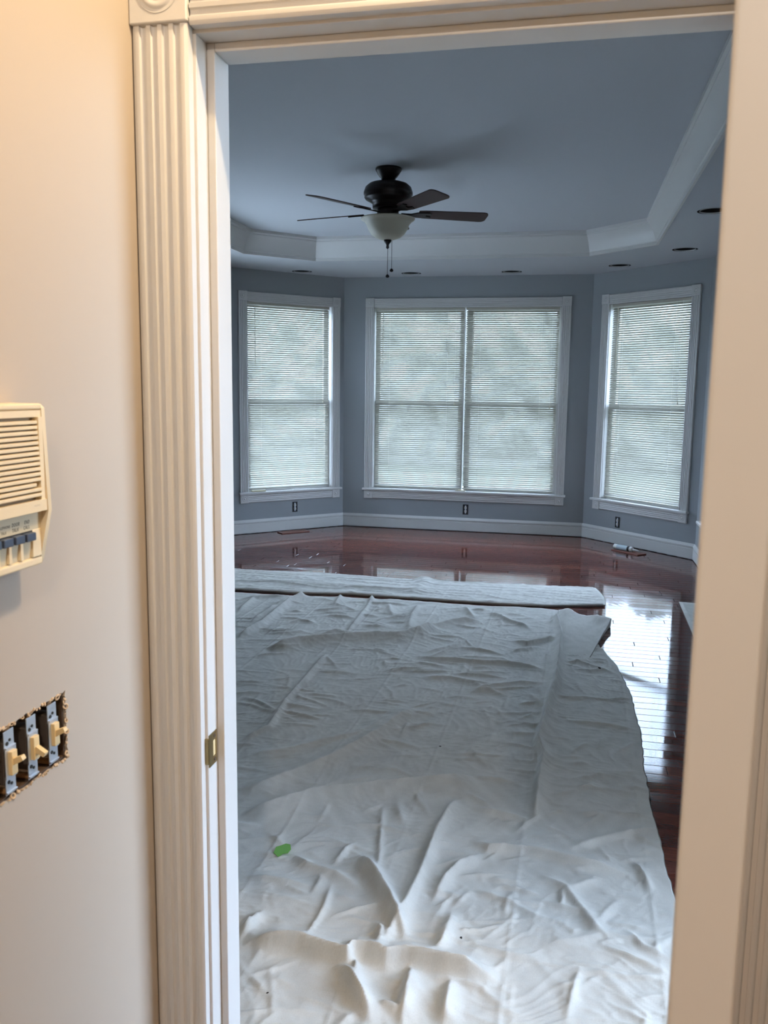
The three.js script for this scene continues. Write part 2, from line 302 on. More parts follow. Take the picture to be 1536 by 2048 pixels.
// ---------------------------------------------------------------- windows
function makeWindow(n, label, org, nrm, w, opt = {}) {
  const g = atWall(group(`window_${n}`, label, 'window', ST), org, nrm);
  const { i0, i1 } = w, y0 = w.y0 ?? WY0, y1 = w.y1 ?? WY1, cw = 0.095, o0 = i0 - cw - 0.004, o1 = i1 + cw + 0.004, pr = fluteProfile(cw, 0.02);
  // jamb liner
  mesh('side_jamb', box2(i0 - 0.018, i0, y0 - .02, y1 + 0.018, -TH, 0), M.trim, g);
  mesh('side_jamb', box2(i1, i1 + 0.018, y0 - .02, y1 + 0.018, -TH, 0), M.trim, g);
  mesh('head_jamb', box2(i0, i1, y1, y1 + 0.018, -TH, 0), M.trim, g);
  mesh('outer_sill', box2(i0, i1, y0 - 0.028, y0 - 0.004, -TH - 0.03, -0.04), M.trim, g);
  // casing
  mesh('side_casing', molding(pr, X, Z, Y.clone(), V(o0, y0, 0), y1 - y0 + 0.004), M.trim, g);
  mesh('side_casing', molding(pr, X, Z, Y.clone(), V(i1 + 0.004, y0, 0), y1 - y0 + 0.004), M.trim, g);
  mesh('head_casing', molding(pr, Y, Z, X.clone(), V(i0 - 0.001, y1 + 0.0, 0), i1 - i0 + 0.002), M.trim, g);
  const hb = 0.097;
  for (const bx of [o0 + cw / 2, i1 + 0.004 + cw / 2]) block('corner_block', g, bx, y1 + 0.004 + hb / 2, 0, hb, 0.024, M.trim);
  mesh('sill', [rbox2(o0 - 0.018, o1 + 0.018, y0 - 0.024, y0, 0.0002, opt.sillOut ?? 0.05, 0.006), box2(i0, i1, y0 - 0.024, y0, -0.05, 0.002)], M.trim, g);
  const ay = y0 - 0.024, ab = 0.092;
  mesh('apron', molding(fluteProfile(0.088, 0.018), Y, Z, X.clone(), V(o0 + ab, ay - 0.089, 0), o1 - o0 - 2 * ab), M.trim, g);
  for (const bx of [o0 + ab / 2, o1 - ab / 2]) block('apron_block', g, bx, ay - ab / 2 - 0.0005, 0, ab, 0.022, M.trim);
  // sashes
  const units = opt.double ? [[i0, (i0 + i1) / 2 - 0.02], [(i0 + i1) / 2 + 0.02, i1]] : [[i0, i1]];
  if (opt.double) {   // mullion split by an added glass slit that lets a bright line through
    const c = (i0 + i1) / 2, ml = mesh('mullion', [box2(c - 0.020, c - 0.012, y0, y1, -TH, -0.048), box2(c + 0.012, c + 0.020, y0, y1, -TH, -0.048)], M.trim, g);
    mesh('pane', new THREE.PlaneGeometry(0.024, y1 - y0).translate(c, (y0 + y1) / 2, -0.09), M.glass, ml);
  }
  for (const [a, b] of units) for (const [c, d, z] of [[y0 - 0.003, 1.415, -0.088], [1.375, y1, -0.124]]) {
    const st = 0.048, sa = mesh('sash', [rbox2(a + 0.001, a + st, c, d, z, z + 0.034, 0.003, 1), rbox2(b - st, b - 0.001, c, d, z, z + 0.034, 0.003, 1), rbox2(a + st - .002, b - st + .002, c, c + 0.05, z, z + 0.034, 0.003, 1), rbox2(a + st - .002, b - st + .002, d - 0.045, d, z, z + 0.034, 0.003, 1)], M.trim, g);
    mesh('pane', new THREE.PlaneGeometry(b - a - 2 * st + 0.004, d - c - 0.09).translate((a + b) / 2, (c + d) / 2, z + 0.017), M.glass, sa);
  }
  return g;
}
const wallC = [[BAYL, ZB], [0, 1]], wallL = [[XL, ZC], [R2, R2]], wallR = [[BAYR, ZB], [-R2, R2]], wallRW = [[XR, ZC], [-1, 0]], wallLW = [[XL, ZF], [1, 0]];
makeWindow(1, 'white trimmed double window wide enough for two blinds side by side', ...wallC, winC, { double: true });
makeWindow(2, 'white trimmed single window on the bay wall above the bare floor vent', ...wallL, winL);
makeWindow(3, 'white trimmed single window on the bay wall above the caulk tube', ...wallR, winR);
makeWindow(4, 'white window whose bright sill corner sticks out beside the door edge', ...wallRW, winRW, { sillOut: 0.085 });
makeWindow(5, 'tall white window on the side wall near the doorway, out of sight', ...wallRW, winRN);
makeWindow(6, 'wide white window on the hidden side wall opposite the bright sill', ...wallLW, winLW, { double: true });

// ---------------------------------------------------------------- mini blinds
const slatGeo = {};
function slatFor(w) {
  const key = w.toFixed(3); if (slatGeo[key]) return slatGeo[key];
  const n = 4, top = [], bot = [];
  for (let i = 0; i <= n; i++) { const t = i / n - 0.5, c = 0.0016 * (1 - 4 * t * t); top.push([t * 0.025, c + 0.0002]); bot.push([t * 0.025, c - 0.0002]); }
  return slatGeo[key] = toCreasedNormals(molding([...top, ...bot.reverse()].reverse(), Z, Y, X.clone(), V(0, 0, 0), w, 0.6), 0.6);
}
function makeBlind(label, org, nrm, a, b, opt = {}) {
  const g = atWall(group('mini_blind', label, 'blind', { group: 'ivory mini blinds in the bedroom windows' }), org, nrm);
  const zc = -0.027, top = WY1 - 0.003, tilt = opt.tilt ?? -45, bot = opt.bottom ?? 0.478;
  mesh('headrail', rbox2(a, b, top - 0.026, top, zc - 0.014, zc + 0.016, 0.002), M.slat, g);
  const pitch = 0.0222, y0 = top - 0.045, n = Math.floor((y0 - bot - 0.012) / pitch), geo = slatFor(b - a - 0.004);
  for (let i = 0; i <= n; i++) { const s = mesh('slat', geo, M.slat, g); s.position.set(a + 0.002, y0 - i * pitch, zc); s.rotation.x = -(tilt + rr(-1.6, 1.6)) * RAD; s.rotation.z = rr(-0.0005, 0.0005); }
  mesh('bottom_rail', rbox2(a + 0.001, b - 0.001, bot - 0.014, bot, zc - 0.012, zc + 0.012, 0.003), M.slat, g);
  for (const f of [0.16, 0.82]) for (const dz of [-0.0135, 0.0135]) mesh('ladder_cord', box2(a + (b - a) * f - 0.0009, a + (b - a) * f + 0.0009, bot - 0.002, top - 0.02, zc + dz - 0.0006, zc + dz + 0.0006), M.cord, g);
  const wx = a + (b - a) * 0.085;
  mesh('tilt_wand', cyl(0.004, 0.004, 0.60, 8).translate(wx, top - 0.34, zc + 0.024), M.beige2, g);
  const cx = a + (b - a) * (opt.cord ?? 0.93), ch = opt.cordLen ?? 1.0;
  mesh('lift_cord', box2(cx - 0.001, cx + 0.001, top - ch, top - 0.02, zc + 0.02, zc + 0.022), M.cord, g);
  mesh('cord_tassel', lathe([[0, 0.02], [0.003, 0.02], [0.0065, -0.016], [0.005, -0.02], [0, -0.02]], 10).translate(cx, top - ch - 0.015, zc + 0.021), M.beige2, g);
  return g;
}
makeBlind('ivory mini blind in the double window, on the side of the bare floor vent', ...wallC, 0.361, 1.329, { cord: 0.91 });
makeBlind('ivory mini blind in the double window, on the side of the caulk tube', ...wallC, 1.349, 2.328, { cord: 0.93, cordLen: 1.03 });
makeBlind('ivory mini blind of the window above the bare floor vent', ...wallL, 0.281, 1.250, { cord: 0.92, bottom: 0.486 });
makeBlind('ivory mini blind of the window above the caulk tube', ...wallR, 0.262, 1.219, { cord: 0.90, cordLen: 0.95 });
makeBlind('ivory mini blind of the side window with the bright sill corner', ...wallRW, 0.66, 1.63, { tilt: -38 });
makeBlind('ivory mini blind in the hidden window, on the bay side', ...wallLW, 5.43, 6.34, { tilt: 33 });
makeBlind('ivory mini blind in the hidden window, on the door side', ...wallLW, 4.46, 5.37, { tilt: 33 });

// ================================================================ THINGS IN THE BEDROOM
// ---- recessed can lights without trim
const canLabels = ['empty recessed can light over the window above the bare floor vent', 'empty recessed can light over the double window, on the bare vent side', 'empty recessed can light over the double window, on the caulk tube side', 'empty recessed can light over the window above the caulk tube', 'empty recessed can light between the ceiling tray corner and the side wall', 'empty recessed can light half hidden by the door edge'];
cans.forEach(([x, z], i) => {
  const g = group('recessed_light', canLabels[i], 'ceiling light', { group: 'can lights in the ceiling border' }); g.position.set(x, CEIL, z);
  mesh('housing', lathe([[0.1035, 0.0], [0.1035, 0.13], [0, 0.13]], 32), M.dark, g);
  mesh('reflector', lathe([[0.090, -0.001], [0.087, -0.001], [0.086, 0.0], [0.085, 0.006], [0.087, 0.006], [0.088, 0.0]], 32), M.reflector, g);
  mesh('socket', cyl(0.018, 0.018, 0.04, 16).translate(0, 0.109, 0), M.white, g);
});
// ---- ceiling fan
{
  const g = group('ceiling_fan', 'dark bronze ceiling fan with five brown blades and a cream glass bowl', 'ceiling fan'); g.position.set(-1.195, 0, -5.6);
  mesh('canopy', lathe([[0, 2.949], [0.083, 2.949], [0.085, 2.94], [0.080, 2.928], [0.076, 2.924], [0.070, 2.912], [0.055, 2.892], [0.048, 2.888], [0.045, 2.878], [0.030, 2.872], [0.018, 2.870]], 40), M.bronze, g);
  mesh('downrod', cyl(0.022, 0.022, 0.03, 20).translate(0, 2.866, 0), M.bronze, g);
  mesh('motor_housing', lathe([[0, 2.862], [0.09, 2.860], [0.125, 2.850], [0.148, 2.830], [0.158, 2.800], [0.158, 2.785], [0.150, 2.778], [0.154, 2.768], [0.146, 2.755], [0.120, 2.742], [0.10, 2.730], [0.10, 2.700], [0, 2.700]], 48), M.bronze, g);
  mesh('switch_housing', lathe([[0, 2.702], [0.066, 2.702], [0.070, 2.69], [0.070, 2.665], [0.080, 2.660], [0.080, 2.652], [0.062, 2.648], [0.058, 2.628], [0, 2.628]], 40), M.bronze, g);
  mesh('light_bowl', lathe([[0.168, 2.640], [0.176, 2.638], [0.174, 2.630], [0.152, 2.619], [0.150, 2.612], [0.142, 2.606], [0.130, 2.575], [0.108, 2.540], [0.078, 2.518], [0.040, 2.506], [0, 2.504], [0, 2.509], [0.040, 2.511], [0.076, 2.523], [0.104, 2.544], [0.125, 2.577], [0.137, 2.608], [0.146, 2.622], [0.168, 2.634]].reverse(), 48), M.bowl, g);
  mesh('finial', lathe([[0, 2.508], [0.026, 2.506], [0.022, 2.492], [0.010, 2.478], [0.008, 2.466], [0.011, 2.460], [0.006, 2.450], [0, 2.448]], 20), M.bronze, g);
  for (const [x, z, y] of [[0.004, 0.012, 2.275], [0.030, 0.008, 2.312]]) {
    const c = mesh('pull_chain', cyl(0.0016, 0.0016, 2.50 - y, 6).translate(x, (2.50 + y) / 2, z), M.bronze, g);
    mesh('chain_pendant', lathe([[0, 0.012], [0.006, 0.010], [0.013, 0], [0.010, -0.008], [0, -0.011]], 12).translate(x, y, z), M.bronze, c);
  }
  const sh = new THREE.Shape(); // blade outline along +x
  sh.moveTo(0.20, -0.048); sh.lineTo(0.24, -0.056); sh.lineTo(0.62, -0.070); sh.quadraticCurveTo(0.655, -0.070, 0.66, -0.038); sh.lineTo(0.66, 0.038); sh.quadraticCurveTo(0.655, 0.070, 0.62, 0.070); sh.lineTo(0.24, 0.056); sh.lineTo(0.20, 0.048); sh.closePath();
  const bg = extr(sh, 0.006, 6).rotateX(-Math.PI / 2);
  for (let k = 0; k < 5; k++) {
    const b = mesh('blade', bg, M.bladeTop, g); b.rotation.order = 'YXZ'; b.position.y = 2.672; b.rotation.y = -(50 + 72 * k) * RAD; b.rotation.x = -12 * RAD;
    const iron = shapeOf([[0.085, -0.014], [0.15, -0.012], [0.19, -0.035], [0.27, -0.042], [0.285, -0.02], [0.25, -0.008], [0.25, 0.008], [0.285, 0.02], [0.27, 0.042], [0.19, 0.035], [0.15, 0.012], [0.085, 0.014]]);
    mesh('blade_iron', extr(iron, 0.006).rotateX(-Math.PI / 2).translate(0, -0.0065, 0), M.bronze, b);
  }
}
// ---- outlets without cover plates
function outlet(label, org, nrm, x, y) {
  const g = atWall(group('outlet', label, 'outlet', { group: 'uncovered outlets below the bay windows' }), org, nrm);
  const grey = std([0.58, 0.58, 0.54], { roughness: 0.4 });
  mesh('box', box2(x - 0.031, x + 0.031, y - 0.056, y + 0.056, 0.0002, 0.0025), M.dark, g);  // flat dark plate, its colour stands for the shade in the open box
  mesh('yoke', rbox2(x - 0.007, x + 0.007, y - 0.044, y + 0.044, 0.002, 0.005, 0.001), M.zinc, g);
  for (const d of [-0.0195, 0.0195]) { const f = mesh('receptacle', rbox2(x - 0.0125, x + 0.0125, y + d - 0.0115, y + d + 0.0115, 0.003, 0.010, 0.004), grey, g); for (const e of [-0.0065, 0.0065]) mesh('slot', box2(x + e - 0.0012, x + e + 0.0012, y + d - 0.001, y + d + 0.008, 0.0095, 0.0105), M.dark, f); }  // dark bars on the face, colour stands for shade inside the slots
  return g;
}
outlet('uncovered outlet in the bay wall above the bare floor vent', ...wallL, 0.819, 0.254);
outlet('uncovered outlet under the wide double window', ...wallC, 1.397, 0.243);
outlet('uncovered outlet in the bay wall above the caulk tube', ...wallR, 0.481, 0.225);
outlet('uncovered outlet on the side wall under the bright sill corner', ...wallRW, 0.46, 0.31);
// ---- wooden floor vents
const ventWood = std([0.20, 0.07, 0.045], { roughness: 0.35 });
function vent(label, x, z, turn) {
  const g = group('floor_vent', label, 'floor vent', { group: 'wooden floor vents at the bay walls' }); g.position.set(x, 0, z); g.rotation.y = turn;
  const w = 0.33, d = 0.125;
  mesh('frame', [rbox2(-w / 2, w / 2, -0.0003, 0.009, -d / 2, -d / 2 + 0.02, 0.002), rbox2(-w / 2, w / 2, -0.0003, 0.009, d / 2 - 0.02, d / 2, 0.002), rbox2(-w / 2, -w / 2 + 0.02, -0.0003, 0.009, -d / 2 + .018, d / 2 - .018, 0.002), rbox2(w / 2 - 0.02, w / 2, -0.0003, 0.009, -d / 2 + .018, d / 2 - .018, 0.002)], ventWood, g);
  mesh('dark_duct_plate', box2(-w / 2 + 0.018, w / 2 - 0.018, 0, 0.002, -d / 2 + 0.018, d / 2 - 0.018), M.dark, g);  // flat dark plate, shade of the open duct put into its colour
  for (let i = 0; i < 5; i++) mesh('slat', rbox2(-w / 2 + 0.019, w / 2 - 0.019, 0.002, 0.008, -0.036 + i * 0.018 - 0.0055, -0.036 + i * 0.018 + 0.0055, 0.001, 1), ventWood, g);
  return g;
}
const vl = px(587, 1064), vr = px(1257, 1104.5);
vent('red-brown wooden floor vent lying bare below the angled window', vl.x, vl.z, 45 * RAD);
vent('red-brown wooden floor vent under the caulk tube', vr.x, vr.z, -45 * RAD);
// ---- caulk tube on the vent
{
  const g = group('caulk_tube', 'white caulk cartridge with dark band lying on a floor vent', 'caulk tube'); g.position.set(vr.x - 0.035, 0.0345, vr.z - 0.03); g.rotation.y = -41 * RAD;
  const al = (p) => lathe(p, 24).rotateZ(-Math.PI / 2);   // axis along +x
  const lab = std([0.50, 0.60, 0.66], { roughness: 0.4 });
  mesh('cartridge', al([[0, -0.125], [0.022, -0.125], [0.0245, -0.122], [0.0245, 0.085], [0.022, 0.092], [0.011, 0.094], [0, 0.094]]), M.white, g);
  mesh('label_band', al([[0.0247, -0.085], [0.0249, -0.085], [0.0249, 0.035], [0.0247, 0.035]]), lab, g);
  mesh('dark_band', al([[0.0247, 0.037], [0.0251, 0.037], [0.0251, 0.062], [0.0247, 0.062]]), M.dark, g);
  mesh('nozzle', al([[0, 0.093], [0.010, 0.094], [0.008, 0.105], [0.0025, 0.165], [0, 0.166]]), M.white, g);
}

// ---------------------------------------------------------------- canvas drop cloths
const canvasBump = dataTex(512, 512, (u, v, i, j) => { const w = 128 + 46 * Math.sin(i * Math.PI / 2.5) * (j & 4 ? 1 : 0.6) + 40 * Math.sin(j * Math.PI / 2.5) + 50 * (rnd() - 0.5); return [w, w, w]; });
const canvasTone = dataTex(512, 512, (u, v) => { const a = Math.PI * 2, n = noise(Math.cos(u * a) * 1.6 + Math.cos(v * a), Math.sin(u * a) * 1.6 + Math.sin(v * a)), t = 243 + 7 * n + 10 * (rnd() - 0.5); return [t, t, t * 0.995]; }, true);
const clothMat = new THREE.MeshPhysicalMaterial({ color: lin(0.66, 0.65, 0.615), map: canvasTone, roughness: 0.95, bumpMap: canvasBump, bumpScale: 0.0002, sheen: 0.15, sheenRoughness: 0.8, side: THREE.DoubleSide });
function clothGeo(nu, nv, at, uvs = 1.2) {   // at(u, v) -> [x, y, z]; edges are closed down to the floor
  const pos = [], uv = [], idx = [];
  for (let j = 0; j <= nv; j++) for (let i = 0; i <= nu; i++) { const p = at(i / nu, j / nv); pos.push(...p); uv.push(p[0] * uvs, p[2] * uvs); }
  const S = nu + 1; for (let j = 0; j < nv; j++) for (let i = 0; i < nu; i++) { const a = j * S + i; idx.push(a, a + S, a + 1, a + 1, a + S, a + S + 1); }
  const rim = []; for (let i = 0; i <= nu; i++) rim.push(i); for (let j = 1; j <= nv; j++) rim.push(j * S + nu); for (let i = nu - 1; i >= 0; i--) rim.push(nv * S + i); for (let j = nv - 1; j > 0; j--) rim.push(j * S);
  const cx = pos[(Math.floor(nv / 2) * S + Math.floor(nu / 2)) * 3], base = pos.length / 3;
  rim.forEach((k) => { const x = pos[k * 3], z = pos[k * 3 + 2], i = k % S, j = Math.floor(k / S); pos.push(x + (i === nu ? -0.012 : i === 0 ? 0.012 : 0), 0.0008, z + (j === nv ? -0.014 : j === 0 ? 0.014 : 0)); uv.push(x * uvs, z * uvs); });
  for (let k = 0; k < rim.length; k++) { const n = (k + 1) % rim.length; idx.push(rim[k], rim[n], base + k, base + k, rim[n], base + n); }
  const g = new THREE.BufferGeometry(); g.setAttribute('position', new THREE.Float32BufferAttribute(pos, 3)); g.setAttribute('uv', new THREE.Float32BufferAttribute(uv, 2)); g.setIndex(idx); g.computeVertexNormals(); return g;
}
const interp = (tab, x) => { if (x <= tab[0][0]) return tab[0][1]; for (let i = 1; i < tab.length; i++) if (x <= tab[i][0]) { const [a, b] = tab[i - 1], [c, d] = tab[i]; return b + (d - b) * (x - a) / (c - a); } return tab[tab.length - 1][1]; };
const sm = (a, b, x) => { const t = Math.max(0, Math.min(1, (x - a) / (b - a))); return t * t * (3 - 2 * t); };
// folds: [photo pixels along the crest, height, reach on the near side, reach on the far side]
const K1 = (l) => l.map(([a, b]) => [440 + a / 1.536, 1300 + b / 1.536]), K2 = (l) => l.map(([a, b]) => [830 + a / 3.572, 1120 + b / 3.572]), K3 = (l) => l.map(([a, b]) => [470 + a / 3.84, 1120 + b / 3.84]), K4 = (l) => l.map(([a, b]) => [470 + a / 3.572, 1840 + b / 3.572]);
const folds = [
  [K1([[1045, 0], [1030, 100], [992, 230], [975, 285], [992, 330], [976, 420], [966, 520]]), 0.040, 0.016, 0.040],
  [K2([[1010, 390], [1045, 540], [1025, 720], [1015, 880], [965, 1072]]), 0.036, 0.040, 0.016],
  [K1([[770, 480], [860, 505], [975, 532]]), 0.016, 0.018, 0.03], [K1([[770, 580], [830, 610], [960, 622], [1100, 655], [1260, 690]]), 0.024, 0.022, 0.05],
  [K1([[420, 625], [470, 690], [520, 770], [550, 850], [575, 905]]), 0.040, 0.035, 0.035], [K1([[500, 470], [488, 640], [480, 720]]), 0.010, 0.01, 0.012],
  [K1([[725, 455], [665, 560], [620, 680], [575, 775], [520, 880], [480, 950]]), 0.026, 0.022, 0.03], [K1([[805, 622], [735, 660], [690, 705], [650, 780]]), 0.022, 0.02, 0.028],
  [K1([[715, 795], [700, 860], [680, 920], [610, 965]]), 0.024, 0.022, 0.03], [K1([[1050, 618], [1150, 590], [1335, 545]]), 0.016, 0.02, 0.05],
  [K1([[1265, 645], [1300, 690], [1325, 745]]), 0.016, 0.016, 0.02], [K1([[760, 730], [850, 760], [950, 805]]), 0.010, 0.014, 0.03], [K1([[970, 680], [1060, 730], [1160, 860], [1230, 900]]), 0.014, 0.02, 0.03],
  [K1([[60, 512], [300, 440], [450, 425], [625, 408], [800, 392]]), 0.030, 0.10, 0.04], [K1([[60, 445], [220, 385], [350, 330], [480, 260], [600, 175]]), 0.024, 0.05, 0.09], [K1([[60, 330], [200, 310], [420, 260], [560, 200]]), 0.016, 0.04, 0.06],
  [K1([[60, 280], [150, 240], [205, 155], [330, 10]]), 0.018, 0.02, 0.025], [K1([[70, 140], [130, 165], [190, 200]]), 0.012, 0.02, 0.03],
  [K1([[215, 620], [270, 665], [350, 690], [440, 735]]), 0.020, 0.025, 0.03], [K1([[350, 660], [390, 610], [415, 590]]), 0.014, 0.012, 0.02], [K1([[345, 710], [320, 790], [250, 915]]), 0.012, 0.012, 0.012], [K1([[395, 530], [490, 540], [575, 560]]), 0.010, 0.015, 0.02],
  [K1([[60, 690], [170, 705], [300, 730]]), 0.014, 0.02, 0.03], [K1([[65, 890], [90, 850], [130, 800]]), 0.018, 0.02, 0.02], [K1([[1110, 960], [1080, 1060], [1060, 1149]]), 0.012, 0.014, 0.016], [K1([[1160, 900], [1300, 960], [1390, 1000]]), 0.012, 0.015, 0.03],
  [K1([[1050, 730], [1050, 800]]), 0.010, 0.01, 0.012], [K1([[1240, 850], [1300, 910], [1390, 950]]), 0.010, 0.014, 0.02],
  // bunched fold in front of the doorway
  [K4([[48, 190], [130, 170], [250, 190], [460, 215], [640, 270], [800, 320], [840, 275], [930, 275], [1080, 325], [1170, 310], [1240, 310], [1400, 340], [1540, 370], [1700, 400], [1900, 440]]), 0.050, 0.020, 0.075],
  [K4([[700, 320], [800, 420], [870, 540], [940, 650], [965, 760]]), 0.042, 0.02, 0.05], [K4([[1240, 320], [1250, 420], [1220, 540], [1195, 700], [1190, 760]]), 0.036, 0.02, 0.045], [K4([[850, 300], [870, 430], [900, 520]]), 0.03, 0.02, 0.02],
  [K4([[1540, 420], [1525, 520], [1500, 640], [1490, 760]]), 0.03, 0.02, 0.04], [K4([[1000, 0], [1040, 120], [1020, 250], [1050, 330]]), 0.030, 0.025, 0.03], [K4([[1020, 600], [1080, 625], [1190, 660]]), 0.02, 0.02, 0.03],
  [K4([[1160, 0], [1200, 80], [1215, 180]]), 0.018, 0.02, 0.02], [K4([[1520, 0], [1470, 150], [1440, 300]]), 0.02, 0.02, 0.025], [K4([[580, 10], [500, 170], [470, 215]]), 0.014, 0.012, 0.014], [K4([[120, 10], [60, 90]]), 0.022, 0.02, 0.025],
  // far part
  [K2([[0, 545], [120, 490], [260, 450], [350, 435], [480, 435]]), 0.030, 0.04, 0.03], [K2([[350, 330], [390, 380], [430, 415]]), 0.02, 0.03, 0.03], [K2([[510, 370], [600, 400], [680, 440], [780, 470], [830, 500]]), 0.020, 0.03, 0.04],
  [K2([[690, 570], [800, 600], [900, 580], [1040, 550]]), 0.022, 0.03, 0.03], [K2([[0, 680], [100, 710], [300, 715], [480, 735], [620, 735], [760, 755], [930, 780]]), 0.020, 0.04, 0.05], [K2([[660, 660], [760, 640], [900, 615]]), 0.012, 0.03, 0.03],
  [K2([[1140, 410], [1100, 470], [1060, 520]]), 0.018, 0.02, 0.025], [K2([[1160, 400], [1250, 460], [1330, 490], [1400, 470]]), 0.028, 0.03, 0.03], [K2([[1130, 770], [1250, 790], [1390, 775]]), 0.012, 0.03, 0.03], [K2([[1030, 735], [1180, 720], [1280, 700]]), 0.012, 0.03, 0.03],
  [K2([[30, 830], [250, 840], [450, 880], [620, 895]]), 0.014, 0.04, 0.04], [K2([[380, 945], [560, 900], [740, 880], [940, 875]]), 0.016, 0.04, 0.05], [K2([[810, 945], [860, 1000], [930, 1060]]), 0.014, 0.03, 0.03], [K2([[60, 660], [250, 620], [400, 560], [500, 460]]), 0.012, 0.05, 0.05],
  [K3([[20, 600], [200, 500], [300, 420], [420, 320], [560, 260]]), 0.034, 0.035, 0.04], [K3([[120, 480], [230, 410], [330, 340]]), 0.022, 0.03, 0.03], [K3([[20, 400], [90, 340], [160, 280]]), 0.020, 0.03, 0.03], [K3([[20, 300], [250, 285], [440, 275]]), 0.018, 0.04, 0.04],
  [K3([[250, 690], [480, 640], [700, 625], [950, 605], [1250, 600], [1400, 570], [1536, 510]]), 0.045, 0.10, 0.05], [K3([[600, 380], [720, 385], [880, 360]]), 0.016, 0.03, 0.04], [K3([[690, 420], [820, 435], [950, 450]]), 0.014, 0.03, 0.03],
  [K3([[860, 560], [940, 460], [1010, 370], [1060, 290]]), 0.016, 0.02, 0.025], [K3([[1180, 330], [1190, 400], [1220, 430]]), 0.02, 0.03, 0.03], [K3([[1100, 445], [1300, 435], [1420, 430]]), 0.014, 0.03, 0.03], [K3([[1330, 540], [1360, 430], [1420, 340]]), 0.022, 0.03, 0.04],
  [K3([[820, 255], [800, 310], [760, 350]]), 0.028, 0.03, 0.04], [K3([[560, 255], [480, 300]]), 0.025, 0.03, 0.04], [K3([[1060, 285], [1040, 330]]), 0.03, 0.03, 0.03], [K3([[1150, 290], [1230, 290], [1290, 300]]), 0.034, 0.04, 0.05],
  [K3([[230, 560], [420, 560], [560, 540]]), 0.012, 0.03, 0.04], [K3([[420, 480], [500, 460], [620, 480]]), 0.014, 0.03, 0.03], [K3([[650, 570], [760, 545], [880, 535]]), 0.012, 0.03, 0.03], [K3([[960, 485], [1060, 510], [1230, 505]]), 0.012, 0.03, 0.03],
].map(([l, h, wn, wf]) => ({ p: l.map(([a, b]) => { const q = px(a, b, 0.01); return [q.x, q.z]; }), h: h * 0.9, wn: wn * 0.72, wf: wf * 0.72 }));
for (let k = 0; k < 640; k++) {   // small creases all over
  const z = -1.5 - 4.8 * Math.pow(rnd(), 1.35), x = rr(Math.max(-3, z * 0.47), 0.36), a = (rnd() < 0.55 ? rr(-0.5, 0.35) : rr(-1.6, 1.6)), l = rr(0.05, 0.30) * (0.7 + 0.12 * -z), b = rr(-0.25, 0.25);
  const p = [[x, z], [x + Math.cos(a) * l / 2, z + Math.sin(a) * l / 2], [x + Math.cos(a) * l / 2 + Math.cos(a + b) * l / 2, z + Math.sin(a) * l / 2 + Math.sin(a + b) * l / 2]], w = rr(0.006, 0.016) * (0.75 + 0.13 * -z);
  folds.push({ p, h: w * rr(0.28, 0.62), wn: w * rr(0.5, 1.1), wf: w * rr(0.7, 1.6) });
}
for (const f of folds) { let L = 0; f.c = [0]; for (let i = 1; i < f.p.length; i++) f.c.push(L += Math.hypot(f.p[i][0] - f.p[i - 1][0], f.p[i][1] - f.p[i - 1][1])); f.L = L; const r = 2.6 * Math.max(f.wn, f.wf); f.b = [Math.min(...f.p.map((q) => q[0])) - r, Math.max(...f.p.map((q) => q[0])) + r, Math.min(...f.p.map((q) => q[1])) - r, Math.max(...f.p.map((q) => q[1])) + r]; }
function foldHeight(x, z) {
  let h = 0;
  for (const f of folds) {
    if (x < f.b[0] || x > f.b[1] || z < f.b[2] || z > f.b[3]) continue;
    let bd = 1e9, bs = 0, bt = 0;
    for (let i = 1; i < f.p.length; i++) {
      const [ax, az] = f.p[i - 1], [bx, bz] = f.p[i], dx = bx - ax, dz = bz - az, l2 = dx * dx + dz * dz, t = Math.max(0, Math.min(1, ((x - ax) * dx + (z - az) * dz) / l2)), ex = x - ax - dx * t, ez = z - az - dz * t, d = ex * ex + ez * ez;
      if (d < bd) { bd = d; bs = dx * ez - dz * ex; bt = f.c[i - 1] + t * Math.sqrt(l2); }
    }
    const w = bs > 0 ? f.wn : f.wf, e = Math.exp(-Math.pow(bd / (w * w), 0.65)) * f.h * 1.3 * sm(-0.02, Math.min(0.12, f.L * 0.4), bt) * sm(-0.02, Math.min(0.12, f.L * 0.4), f.L - bt);
    h = Math.max(h, e) + 0.35 * Math.min(h, e);
  }
  return h;
}
const ridge = (x, z, s) => 1 - Math.abs(noise(x * s, z * s));
function crinkle(x, z) {
  const wx = x + 0.12 * noise2(x * 1.7, z * 1.7), wz = z + 0.12 * noise2(x * 1.7 + 9, z * 1.7 - 4);
  const a = Math.pow(ridge(wx * 0.8, wz * 1.4, 2.4), 7) * 0.0035, b = Math.pow(ridge(wx + 5, wz * 1.5, 5.5), 8) * 0.0022, c = Math.pow(ridge(wx * 1.3 - 3, wz + 2, 13), 6) * 0.0016, d = noise2(x * 30, z * 30) * 0.0005;
  const pleat = (t, p) => { const q = ((t % p) + p) % p / p; return Math.exp(-Math.pow((q - 0.5) * p / 0.006, 2)) * 0.0022; };   // creases left by the packing folds
  return a * (0.5 + 0.5 * noise2(x * 0.9 + 3, z * 0.9)) + b + c + d + pleat(x + z * 0.015 + 0.34, 0.41) + pleat(z - x * 0.01, 0.62);
}
